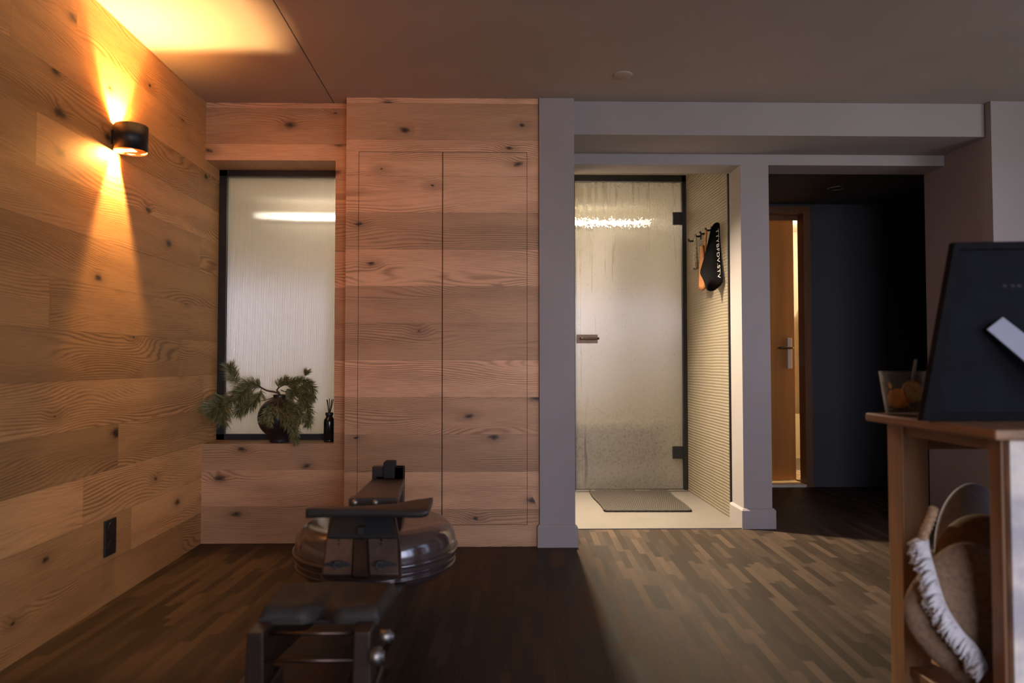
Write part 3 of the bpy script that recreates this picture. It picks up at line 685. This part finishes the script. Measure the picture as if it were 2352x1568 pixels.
# ------------------------------------------------------------------ lit room: robe, floor mat
rp_ = Vector((2.98, yb+.55, 0))
rb = thing('bath_robe', 'pale bath robe hanging in the lit room behind the orange door', 'robe', (rp_.x, rp_.y, .55))
bm = BM(); g = []
for j in range(16):
    v = j/15; row = []; w_ = .05+.20*min(1, v*3)+.04*v; z = 1.75-1.2*v
    for k in range(20):
        t = 2*math.pi*k/20; row.append(bm.verts.new((rp_.x+w_*math.cos(t)*(1+.12*math.sin(5*t)*v), rp_.y+.09*math.sin(t)*(1+.2*math.sin(4*t)), z)))
    g.append(row)
for a, b in zip(g, g[1:]):
    for k in range(20): bm.faces.new((a[k], a[(k+1) % 20], b[(k+1) % 20], b[k])).smooth = True
bm.faces.new(g[0]); bm.faces.new(g[-1][::-1]); obj('gown', bm, M['towel'], rb)
bm = BM(); tube(bm, curve([(rp_.x, rp_.y, 1.74), (rp_.x, rp_.y, 1.80), (rp_.x+.02, rp_.y, 1.83), (rp_.x, rp_.y, 1.86), (rp_.x, rp_.y, 2.36)], 5), .005, 8); obj('hanger', bm, M['chrome'], rb)
pm = tag(obj('pebble_mat', bx(((2.3, yb+.22, .01), (3.2, yb+.75, .022))), mk_patt('pebble pattern', (.12, .10, .08), (.62, .55, .45), 38.)), 'mottled pebble mat on the floor of the lit room', 'mat')

# ------------------------------------------------------------------ rowing machine
M['row'] = wood('dark stained ash', (.040, .022, .014), (.018, .010, .007), .38, 1)
M['rowlight'] = wood('brown stained board', (.11, .07, .046), (.07, .043, .029), .5, 2)
M['rubber'] = plain('black rubber', (.010, .009, .009), .8, .15, 60, .2)
RX = -.425
rw = thing('rowing_machine', 'dark wooden rowing machine with a round water tank, facing the oak cupboard', 'rowing machine', (RX, 2.2, 0))
for s_ in (-1, 1):
    x0 = RX+s_*.128-.016; x1 = x0+.032; q = .03
    bm = BM(); hexa(bm, [(x0, 1.72, .25), (x1, 1.72, .25), (x1+q, 2.95, .10), (x0+q, 2.95, .10), (x0, 1.72, .345), (x1, 1.72, .345), (x1+q, 2.95, .19), (x0+q, 2.95, .19)])
    obj('rail', bm, M['row'], rw, bevel=.004)
    bm = BM(); hexa(bm, [(x0-.012, 1.69, .0), (x1+.012, 1.69, .0), (x1+.012, 1.79, 0), (x0-.012, 1.79, 0), (x0-.004, 1.70, .352), (x1+.004, 1.70, .352), (x1+.004, 1.77, .352), (x0-.004, 1.77, .352)])
    lg_ = obj('rear_leg', bm, M['row'], rw, bevel=.004)
    bm = BM(); box(bm, (x0-.03, 1.67, 0), (x1+.02, 1.82, .225)); obj('foot', bm, M['row'], lg_, bevel=.006)
for zz, yy in ((.284, 1.705), (.335, 1.74)):
    bm = BM(); tube(bm, [(RX-.115, yy, zz), (RX+.115, yy, zz)], .0045, 10); obj('cross_rod', bm, M['bronze'], rw)
for px, py, Y, r_, l_ in ((873, 1461, 1.74, .015, .034), (852, 1506, 1.70, .021, .032)):
    p = at(px, py, Y); bm = BM(); tube(bm, [p, p+Vector((l_*.75, 0, 0)), p+Vector((l_*.78, 0, 0)), p+Vector((l_, 0, 0))], [r_, r_, r_*.6, r_*.6], 20); obj('roller', bm, M['steel'], rw)
# seat
a, b = at(596, 1392, 1.775), at(872, 1392, 1.775); zt = a.z
nu, nv, dp = 36, 18, .225; g1, g2 = {}, {}
bm = BM()
for i in range(nu+1):
    for j in range(nv+1):
        u, v = -1+2*i/nu, j/nv
        hw = (b.x-a.x)/2 + .012*v; cx = (a.x+b.x)/2 + .010*v
        y = 1.775 + .045*math.exp(-(u/.16)**2)*(1-v) + dp*v*(1-.10*u*u*v)
        ed = min(1, (1-abs(u))/.10)*1.0; ed2 = min(1, v/.12, (1-v)/.12 + .0)
        r_ = math.sqrt(max(0, 1-(1-min(1, ed))**2))*math.sqrt(max(0, 1-(1-min(1, ed2))**2))
        dip = .020*math.exp(-(u/.22)**2)*(1-v)**1.0 + .012*math.exp(-((abs(u)-.5)/.28)**2)*math.sin(math.pi*v)
        g1[i, j] = bm.verts.new((cx+u*hw, y, zt-.030+.030*r_-dip)); g2[i, j] = bm.verts.new((cx+u*hw*.98, y, zt-.046))
for i in range(nu):
    for j in range(nv):
        for g_ in (g1, g2): bm.faces.new([g_[q] for q in ((i, j), (i+1, j), (i+1, j+1), (i, j+1))]).smooth = True
rim = [(i, 0) for i in range(nu)] + [(nu, j) for j in range(nv)] + [(i, nv) for i in range(nu, 0, -1)] + [(0, j) for j in range(nv, 0, -1)]
for p, q in zip(rim, rim[1:]+rim[:1]): bm.faces.new((g1[p], g1[q], g2[q], g2[p]))
st_ = obj('seat', bm, plain('grey brown leather', (.026, .020, .015), .62, .15, 50, .3), rw)
bm = BM(); box(bm, (RX-.10, 1.80, .335), (RX+.10, 1.98, zt-.045)); obj('carriage', bm, M['rubber'], st_, bevel=.004)
# tank
tc_ = Vector((-.402, 2.60, .325)); RT, HT2 = .292, .098
prof = []
for k in range(25):
    t = math.pi*k/24-math.pi/2; prof.append((RT-.085+.085*abs(math.cos(t))**.8, HT2*(1 if t > 0 else -1)*abs(math.sin(t))**.8))
prof = [(0, -HT2)]+prof+[(0, HT2)]
inner = [(max(0, r-.006), z*.95) for r, z in prof]
s = NT('smoky clear plastic')
fr = s.m_('ADD', .13, s.m_('MULTIPLY', s.m_('POWER', s.n('LayerWeight', 1, {'Blend': .5}), 4.), .7))
M['tank'] = s.done(s.n('MixShader', 0, {0: fr, 1: s.n('MixShader', 0, {0: .12, 1: s.n('BsdfTransparent', 0, {'Color': (.55, .47, .46)}), 2: s.n('BsdfDiffuse', 0, {'Color': (.24, .18, .18)})}), 2: s.n('BsdfGlossy', 0, {'Color': (1, 1, 1), 'Roughness': .13})}))
bm = BM(); lathe(bm, prof, tc_, 64); tk = obj('tank', bm, M['tank'], rw)
s = NT('tank water'); M['water'] = s.done(s.pbr((.10, .085, .09), .08, None, Specular_IOR_Level=.8))
wp = [(0, -HT2*.90)]+[(r-.010, max(-HT2*.90, min(.022, z*.92))) for r, z in prof[1:-1] if z < .03]+[(RT-.02, .022), (0, .022)]
bm = BM(); lathe(bm, wp, tc_, 48); obj('water', bm, M['water'], tk)
bm = BM(); lathe(bm, [(RT-.004, -.012), (RT+.007, -.010), (RT+.007, .004), (RT-.004, .006)], tc_, 64, close=True); obj('seam_ring', bm, M['tank'], tk)
for zz in (-.030, -.050):
    bm = BM(); lathe(bm, [(RT-.012, zz-.003), (RT-.001, zz-.003), (RT-.001, zz+.003), (RT-.012, zz+.003)], tc_, 64, close=True); obj('rib', bm, M['tank'], tk)
bm = BM(); lathe(bm, [(0, HT2-.004), (.06, HT2-.004), (.06, HT2+.014), (.04, HT2+.02), (0, HT2+.02)], tc_, 32); obj('cap', bm, M['rubber'], tk)
bm = BM(); box(bm, (tc_.x-.11, 2.50, .10), (tc_.x+.11, 2.84, .222)); obj('tank_base', bm, M['row'], rw, bevel=.01)
# top deck reaching back from the foot board to the far post
def q4(pts, Y): return [at(x, y, Y) for x, y in pts]
n0, n1 = q4([(805, 1146), (911, 1146)], 2.24), q4([(856, 1098), (929, 1098)], 3.02)
D = Vector((0, 0, -.03))
bm = BM(); hexa(bm, [n0[0]+D, n0[1]+D, n1[1]+D, n1[0]+D, n0[0], n0[1], n1[1], n1[0]]); dk = obj('top_deck', bm, M['row'], rw, bevel=.003)
e0, e1 = at(856, 1100, 3.02), at(929, 1070, 3.02)
bm = BM(); box(bm, (e0.x, 3.0, e0.z-.02), (e1.x, 3.04, e1.z)); obj('end_block', bm, M['row'], dk, bevel=.003)
e0, e1 = at(881, 1098, 2.99), at(907, 1060, 2.99)
bm = BM(); box(bm, (e0.x, 2.975, e0.z), (e1.x, 3.05, e1.z)); obj('monitor', bm, M['rubber'], dk, bevel=.006)
e0, e1 = at(905, 1160, 3.02), at(929, 1070, 3.02)
bm = BM(); box(bm, (e0.x, 3.0, .0), (e1.x, 3.04, e1.z)); box(bm, (e0.x-.075, 3.0, 0), (e0.x-.03, 3.04, e1.z-.04)); obj('far_post', bm, M['row'], rw, bevel=.003)
e0, e1 = at(802, 1172, 2.20), at(914, 1145, 2.20)
bm = BM(); box(bm, (e0.x, 2.19, e0.z-.02), (e1.x, 2.235, e1.z+.004)); nb_ = obj('deck_nose', bm, M['row'], rw, bevel=.003)
for px in (815, 862):
    p = at(px, 1154, 2.19); bm = BM(); lathe(bm, [(0, .009), (.006, .008), (.010, .003), (.010, -.002), (0, -.002)], (0, 0, 0), 20); bmesh.ops.rotate(bm, verts=bm.verts, cent=(0, 0, 0), matrix=Matrix.Rotation(math.pi/2, 3, 'X')); bmesh.ops.translate(bm, verts=bm.verts, vec=p); obj('bolt', bm, M['steel'], nb_)
# handle: a flat bar, thicker towards its right end
sec = []
K = [(702, 1169, 1190, 2.10, .022), (712, 1168, 1191, 2.098, .030), (760, 1168, 1190, 2.09, .040), (830, 1167, 1189, 2.075, .050), (900, 1168, 1190, 2.06, .10), (940, 1169, 1194, 2.05, .17), (968, 1168, 1194, 2.045, .19), (980, 1166, 1190, 2.045, .185), (984, 1165, 1184, 2.046, .175)]
bm = BM(); rings = []
for px, yt, yb_, Y, dpt in K:
    t, b = at(px, yt, Y), at(px, yb_, Y); hz = (t.z-b.z)/2; c0 = (t+b)/2; row = []
    for k in range(16):
        an_ = 2*math.pi*k/16; cy, sz = math.cos(an_), math.sin(an_)
        row.append(bm.verts.new(c0 + Vector((0, dpt/2 + dpt/2*math.copysign(abs(cy)**.5, cy), hz*math.copysign(abs(sz)**.6, sz)))))
    rings.append(row)
for a, b in zip(rings, rings[1:]):
    for k in range(16): bm.faces.new((a[k], a[(k+1) % 16], b[(k+1) % 16], b[k])).smooth = True
bm.faces.new(rings[0]); bm.faces.new(rings[-1][::-1]); obj('handle', bm, plain('black handle grip', (.022, .020, .018), .5, .1), rw)
# foot board
FB = lambda px, py: at(px, py, 2.30-(py-1185)/145*.17)
bm = BM(); prism(bm, [FB(*p) for p in ((757, 1188), (782, 1180), (880, 1180), (908, 1188), (918, 1240), (921, 1330), (736, 1330), (748, 1240))], (0, .03, -.008)); fb = obj('foot_board', bm, M['row'], rw, bevel=.003)
Nf = (FB(830, 1180)-FB(830, 1330)).cross(Vector((1, 0, 0))).normalized()
if Nf.y > 0: Nf = -Nf
bm = BM(); prism(bm, [FB(*p)+Nf*.014 for p in ((764, 1196), (786, 1186), (876, 1186), (902, 1196), (912, 1238), (755, 1238))], -Nf*.014); obj('heel_pad', bm, M['rubber'], fb, bevel=.004)
for pts, hx_ in ((((752, 1240), (812, 1240), (808, 1322), (742, 1322)), 779), (((846, 1240), (912, 1240), (916, 1322), (850, 1322)), 876)):
    bm = BM(); prism(bm, [FB(*p)+Nf*.010 for p in pts], -Nf*.010)
    pt_ = obj('foot_plate', bm, M['rowlight'], fb, bevel=.003)
    bm = BM()
    for k in range(4): p = FB(hx_, 1244+k*9)+Nf*.0095; tube(bm, [p, p+Nf*.0012], .0042, 10)
    obj('adjuster_holes', bm, M['black'], pt_)
    bm = BM(); c0 = curve([FB(pts[3][0]+4, 1300)+Nf*.012, FB((pts[0][0]+pts[1][0])/2, 1296)+Nf*.020, FB(pts[2][0]-4, 1300)+Nf*.012], 6)
    for p, q in zip(c0, c0[1:]): prism(bm, [p, q, q+Vector((0, -.006, -.030)), p+Vector((0, -.006, -.030))], Nf*.003)
    sp_ = obj('foot_strap', bm, M['rubber'], fb)
    p = FB(hx_-2, 1308)+Nf*.024
    bm = BM(); box(bm, (p.x-.010, p.y-.004, p.z-.011), (p.x+.010, p.y, p.z-.008)); box(bm, (p.x-.010, p.y-.004, p.z+.008), (p.x+.010, p.y, p.z+.011)); box(bm, (p.x-.010, p.y-.004, p.z-.011), (p.x-.007, p.y, p.z+.011)); obj('buckle', bm, M['chrome'], sp_)
bm = BM(); p = [FB(*q) for q in ((814, 1246), (842, 1246), (846, 1330), (812, 1330))]; prism(bm, p, Nf*.02); obj('strap_guide', bm, M['row'], fb, bevel=.003)
p = FB(834, 1212); bm = BM(); box(bm, (p.x-.011, p.y-.045, p.z-.012), (p.x+.011, p.y-.012, p.z+.012)); obj('pulley', bm, M['rubber'], fb, bevel=.002)

# ------------------------------------------------------------------ console table at the right with what is on and in it
M['tabw'] = wood('worn brown wood', (.34, .19, .095), (.17, .085, .04), .42, 1)
M['tabv'] = wood('worn brown wood upright', (.36, .20, .10), (.19, .095, .045), .42, 2)
def mk_pale_mottle():
    s = NT('pale mottled wood'); p, _ = s.pos(False); n = s.noise(p, 9., 4.)
    return s.done(s.pbr(s.mix(s.ss(n, .40, .62), (.74, .68, .60), (.42, .40, .42)), .6, n, .1))  # blotchy mix of two pale tones
M['pale_mottle'] = mk_pale_mottle()
ztb = .853; tx0, tx1, ty0, ty1 = 1.16, 2.15, 1.535, 2.0
tb = thing('console_table', 'worn wooden console table with a lower shelf, standing nearest at the right', 'table', (1.6, 1.75, 0))
bm = BM(); hexa(bm, [(1.112, ty0-.03, ztb-.024), (tx1, ty0-.03, ztb-.024), (tx1, ty1+.03, ztb-.024), (1.112, ty1+.03, ztb-.024), (1.112, ty0-.03, ztb), (tx1, ty0-.03, ztb), (tx1, ty1+.03, ztb), (1.112, ty1+.03, ztb)])
obj('table_top', bm, M['tabw'], tb, bevel=.006)
obj('leg', bx(((tx0, 1.93, 0), (tx0+.075, ty1, ztb-.024))), M['tabv'], tb, bevel=.004)
obj('leg', bx(((tx0, 1.555, 0), (tx0+.075, 1.595, ztb-.024))), M['tabv'], tb, bevel=.004)
obj('leg', bx(((tx1-.09, 1.93, 0), (tx1-.015, ty1, ztb-.024))), M['tabv'], tb, bevel=.004)
obj('leg', bx(((tx1-.09, 1.555, 0), (tx1-.015, 1.595, ztb-.024))), M['tabv'], tb, bevel=.004)
obj('apron', bx(((tx0+.075, ty1-.03, ztb-.10), (tx1-.09, ty1-.01, ztb-.024))), M['tabw'], tb)
obj('side_rail', bx(((tx0+.006, 1.595, ztb-.055), (tx0+.03, 1.93, ztb-.024))), M['tabw'], tb)
obj('lower_shelf', bx(((tx0+.012, 1.595, .135), (tx1-.02, 1.99, .160))), M['tabw'], tb, bevel=.003)
obj('front_panel', bx(((tx0+.008, 1.538, .02), (tx1-.02, 1.5545, ztb-.026))), M['pale_mottle'], tb, bevel=.002, label='pale mottled front panel')
# glass with dried fruit
gp = at(2078, 948, 1.93); gp.z = ztb; hg = .122
gl_ = thing('drinking_glass', 'clear tapered glass holding orange slices at the far corner of the console table', 'glass', gp)
s = NT('clear glass'); M['glass'] = s.done(s.n('MixShader', 0, {0: s.m_('ADD', .05, s.m_('MULTIPLY', s.m_('POWER', s.n('LayerWeight', 1, {'Blend': .5}), 4.), .7)), 1: s.n('BsdfTransparent', 0, {'Color': (.90, .90, .86)}), 2: s.n('MixShader', 0, {0: .4, 1: s.n('BsdfGlossy', 0, {'Color': (1, 1, 1), 'Roughness': .08}), 2: s.n('BsdfDiffuse', 0, {'Color': (.75, .72, .62)})})}))
bm = BM(); lathe(bm, [(0, 0), (.044, 0), (.047, .004), (.063, hg), (.0605, hg), (.045, .010), (0, .009)], gp, 40); obj('cup', bm, M['glass'], gl_)
def slice_(c, r, n, label, col):
    n = Vector(n).normalized(); a, b = frame_of(n); t = thing('orange_slice', label, 'fruit', c, 'orange slices in the glass')
    bm = BM(); tube(bm, [c-n*.004, c+n*.004], r, 24); obj('peel', bm, plain('dried peel', (.80, .33, .04), .5, .2), t)
    bm = BM()
    for k in range(7):
        f0, f1 = 2*math.pi*k/7+.08, 2*math.pi*(k+1)/7-.08
        prism(bm, [c-n*.005+(a*math.cos(q)+b*math.sin(q))*rr for q, rr in ((f0, r*.2), (f0, r*.82), ((f0+f1)/2, r*.9), (f1, r*.82), (f1, r*.2))], n*.010)
    obj('flesh', bm, plain('orange flesh', col, .45, .15), t)
slice_(gp+Vector((.012, -.020, .066)), .030, (.1, -1, .25), 'bright orange slice uppermost in the clear glass', (.95, .52, .08))
slice_(gp+Vector((-.014, .004, .046)), .028, (-.5, -1, .5), 'dull orange slice lower left in the clear glass', (.85, .40, .06))
bm = BM(); rnd = random.Random(4)
for k in range(40):
    a = rnd.uniform(0, 6.28); r = rnd.uniform(.004, .034); p = gp+Vector((r*math.cos(a), .010+abs(r*math.sin(a))*.8, rnd.uniform(.014, .06)))
    v = Vector((rnd.uniform(-1, 1), rnd.uniform(-1, 1), rnd.uniform(-.6, .6))).normalized()*.009; tube(bm, [p-v, p, p+v], [.001, .0045, .001], 6)
o = tag(obj('dried_herbs', bm, plain('dried herbs', (.24, .15, .05), .7, .4, 30)), 'dark dried herbs filling the bottom of the clear glass', 'herbs'); o['kind'] = 'stuff'
bm = BM(); tube(bm, [gp+Vector((.026, .025, .02)), gp+Vector((.040, .010, .155))], .0035, 8)
tag(obj('stirring_stick', bm, plain('pale stick', (.30, .26, .24), .5, .1)), 'thin pale stick standing up out of the clear glass', 'stick')
# dark board with slanted side
Yb = 1.72
bd_ = thing('chalkboard', 'dark chalkboard with a slanted side standing on the console table', 'chalkboard', (1.5, Yb, ztb))
def bp(px, py, off=0): return at(px, py, Yb+off)
O = [(2118, 966), (2192, 556), (2560, 550), (2600, 966)]; I = [(2160, 948), (2204, 574), (2545, 568), (2570, 948)]
W3 = [bp(*q) for q in O]; W3[0].z = W3[3].z = ztb+.001
I3 = [bp(*q) for q in I]; bm = BM(); th_ = Vector((0, .022, 0))
for k in range(4):
    j = (k+1) % 4; hexa(bm, [W3[k]+th_, W3[j]+th_, I3[j]+th_, I3[k]+th_, W3[k], W3[j], I3[j], I3[k]])
bmesh.ops.remove_doubles(bm, verts=bm.verts, dist=.0001)
obj('frame', bm, plain('dark frame', (.005, .0045, .006), .7, .2, 25, 0, Specular_IOR_Level=.1), bd_, bevel=.003)
bm = BM(); prism(bm, [q+Vector((0, .008, 0)) for q in I3], (0, .008, 0)); bo = obj('board', bm, plain('slate', (.005, .0055, .009), .75, .25, 12, 0, Specular_IOR_Level=.12), bd_)
bm = BM()
for x0, x1 in ((2303, 2312), (2322, 2331), (2336, 2346)): prism(bm, [bp(x, y, .0075) for x, y in ((x0, 652), (x1, 653), (x1, 660), (x0, 659))], (0, .0008, 0))
obj('chalk_marks', bm, plain('faint chalk', (.022, .023, .028), .9, .3, 60), bo)
# pale card leaning across the board
cp = [at(2265, 757, Yb-.012), at(2300, 729, Yb-.012), at(2452, 905, Yb-.012), at(2415, 1000, Yb-.10)]
cp = [at(2265, 757, Yb-.010), at(2301, 729, Yb-.010), at(2560, 1006, Yb-.07), at(2520, 1050, Yb-.07)]
lo = min(c.z for c in cp[2:])
for c in cp[2:]: c.z += max(0, ztb+.001-lo)
cd_ = obj('folded_card', BM(), M['white']); bm = BM(); prism(bm, cp, (0, -.004, .001)); bm.to_mesh(cd_.data); bm.free(); cd_.data.materials.clear(); cd_.data.materials.append(plain('pale blue card', (.30, .32, .40), .6, .04))
tag(cd_, 'pale blue-grey card leaning diagonally across the dark chalkboard', 'card')
# cushions on the lower shelf
def puff(name, label, c, rx, rz, ry, tilt, mat, kind='cushion', e=2.6):
    t = thing(name, label, kind, (c[0], c[1], .16)); bm = BM(); bmesh.ops.create_icosphere(bm, subdivisions=5, radius=1.)
    for v in bm.verts:
        x, y, z = v.co; k = (abs(x)**e+abs(z)**e)**(1/e) if abs(x)+abs(z) > 1e-6 else 0; hk = math.hypot(x, z)
        if k > 1e-6: x, z = x*hk/k, z*hk/k
        v.co = (x*rx, y*ry*(1-.25*(x*x+z*z)), z*rz)
    bmesh.ops.rotate(bm, verts=bm.verts, cent=(0, 0, 0), matrix=tilt); bmesh.ops.translate(bm, verts=bm.verts, vec=c)
    for f in bm.faces: f.smooth = True
    return t, obj('cover', bm, mat, t)
BR = plain('brown suede', (.17, .105, .06), .75, .15, 60, .2); TN = plain('tan weave', (.24, .155, .095), .8, .2, 80, .3); GB = plain('grey blue cloth', (.34, .36, .45), .7, .1, 80, .2)
rotY = lambda a: Matrix.Rotation(math.radians(a), 3, 'Y')
c1 = at(2258, 1312, 1.885)
t1, _ = puff('brown_cushion', 'round brown cushion standing inside the table behind the fringed cushion', c1, .130, .155, .085, rotY(0), BR, e=2.2)
cc = at(2218, 1180, 1.87); t2, _ = puff('grey_cushion', 'grey-blue rounded cushion topmost in the stack inside the console table', at(2222, 1228, 2.02), .092, .152, .045, rotY(12), GB, e=2.1)
c2 = at(2262, 1430, 1.725)
t3, cv = puff('fringed_cushion', 'tan cushion with a white fringe leaning inside the console table', c2, .20, .155, .07, rotY(42), TN, e=3.0)
fp = curve([at(*q) for q in ((2117, 1238, 1.705), (2121, 1268, 1.70), (2138, 1330, 1.68), (2160, 1395, 1.67), (2195, 1450, 1.66), (2232, 1490, 1.655), (2252, 1530, 1.65))], 8)
bm = BM(); rnd = random.Random(6)
for i in range(len(fp)-1):
    d = (fp[i+1]-fp[i]).normalized(); sd_ = Vector((d.z, 0, -d.x)); sd_ = sd_ if sd_.x < 0 else -sd_
    for k in range(9):
        p = fp[i].lerp(fp[i+1], rnd.random())+Vector((.008, rnd.uniform(-.012, .012), 0)); l = rnd.uniform(.024, .040)
        v = (sd_ + d*rnd.uniform(-.35, .35) + Vector((0, rnd.uniform(-.4, .4), -.2))).normalized()
        tube(bm, [p, p+v*l*.5, p+v*l+Vector((0, 0, -.006))], [.003, .0045, .0025], 5)
tube(bm, [p+Vector((.006, 0, 0)) for p in fp], .010, 8)
obj('fringe', bm, plain('white cotton fringe', (.72, .72, .76), .9, .08), t3, label='white cotton fringe')
bm = BM(); bp_ = curve([at(*q) for q in ((2146, 1165, 1.73), (2136, 1195, 1.72), (2124, 1222, 1.71), (2118, 1242, 1.705))], 6); tube(bm, bp_, [.009+.004*(i % 2) for i in range(len(bp_))], 8)
obj('braid', bm, plain('tan braid', (.40, .26, .15), .85, .3, 80, .4), t3)
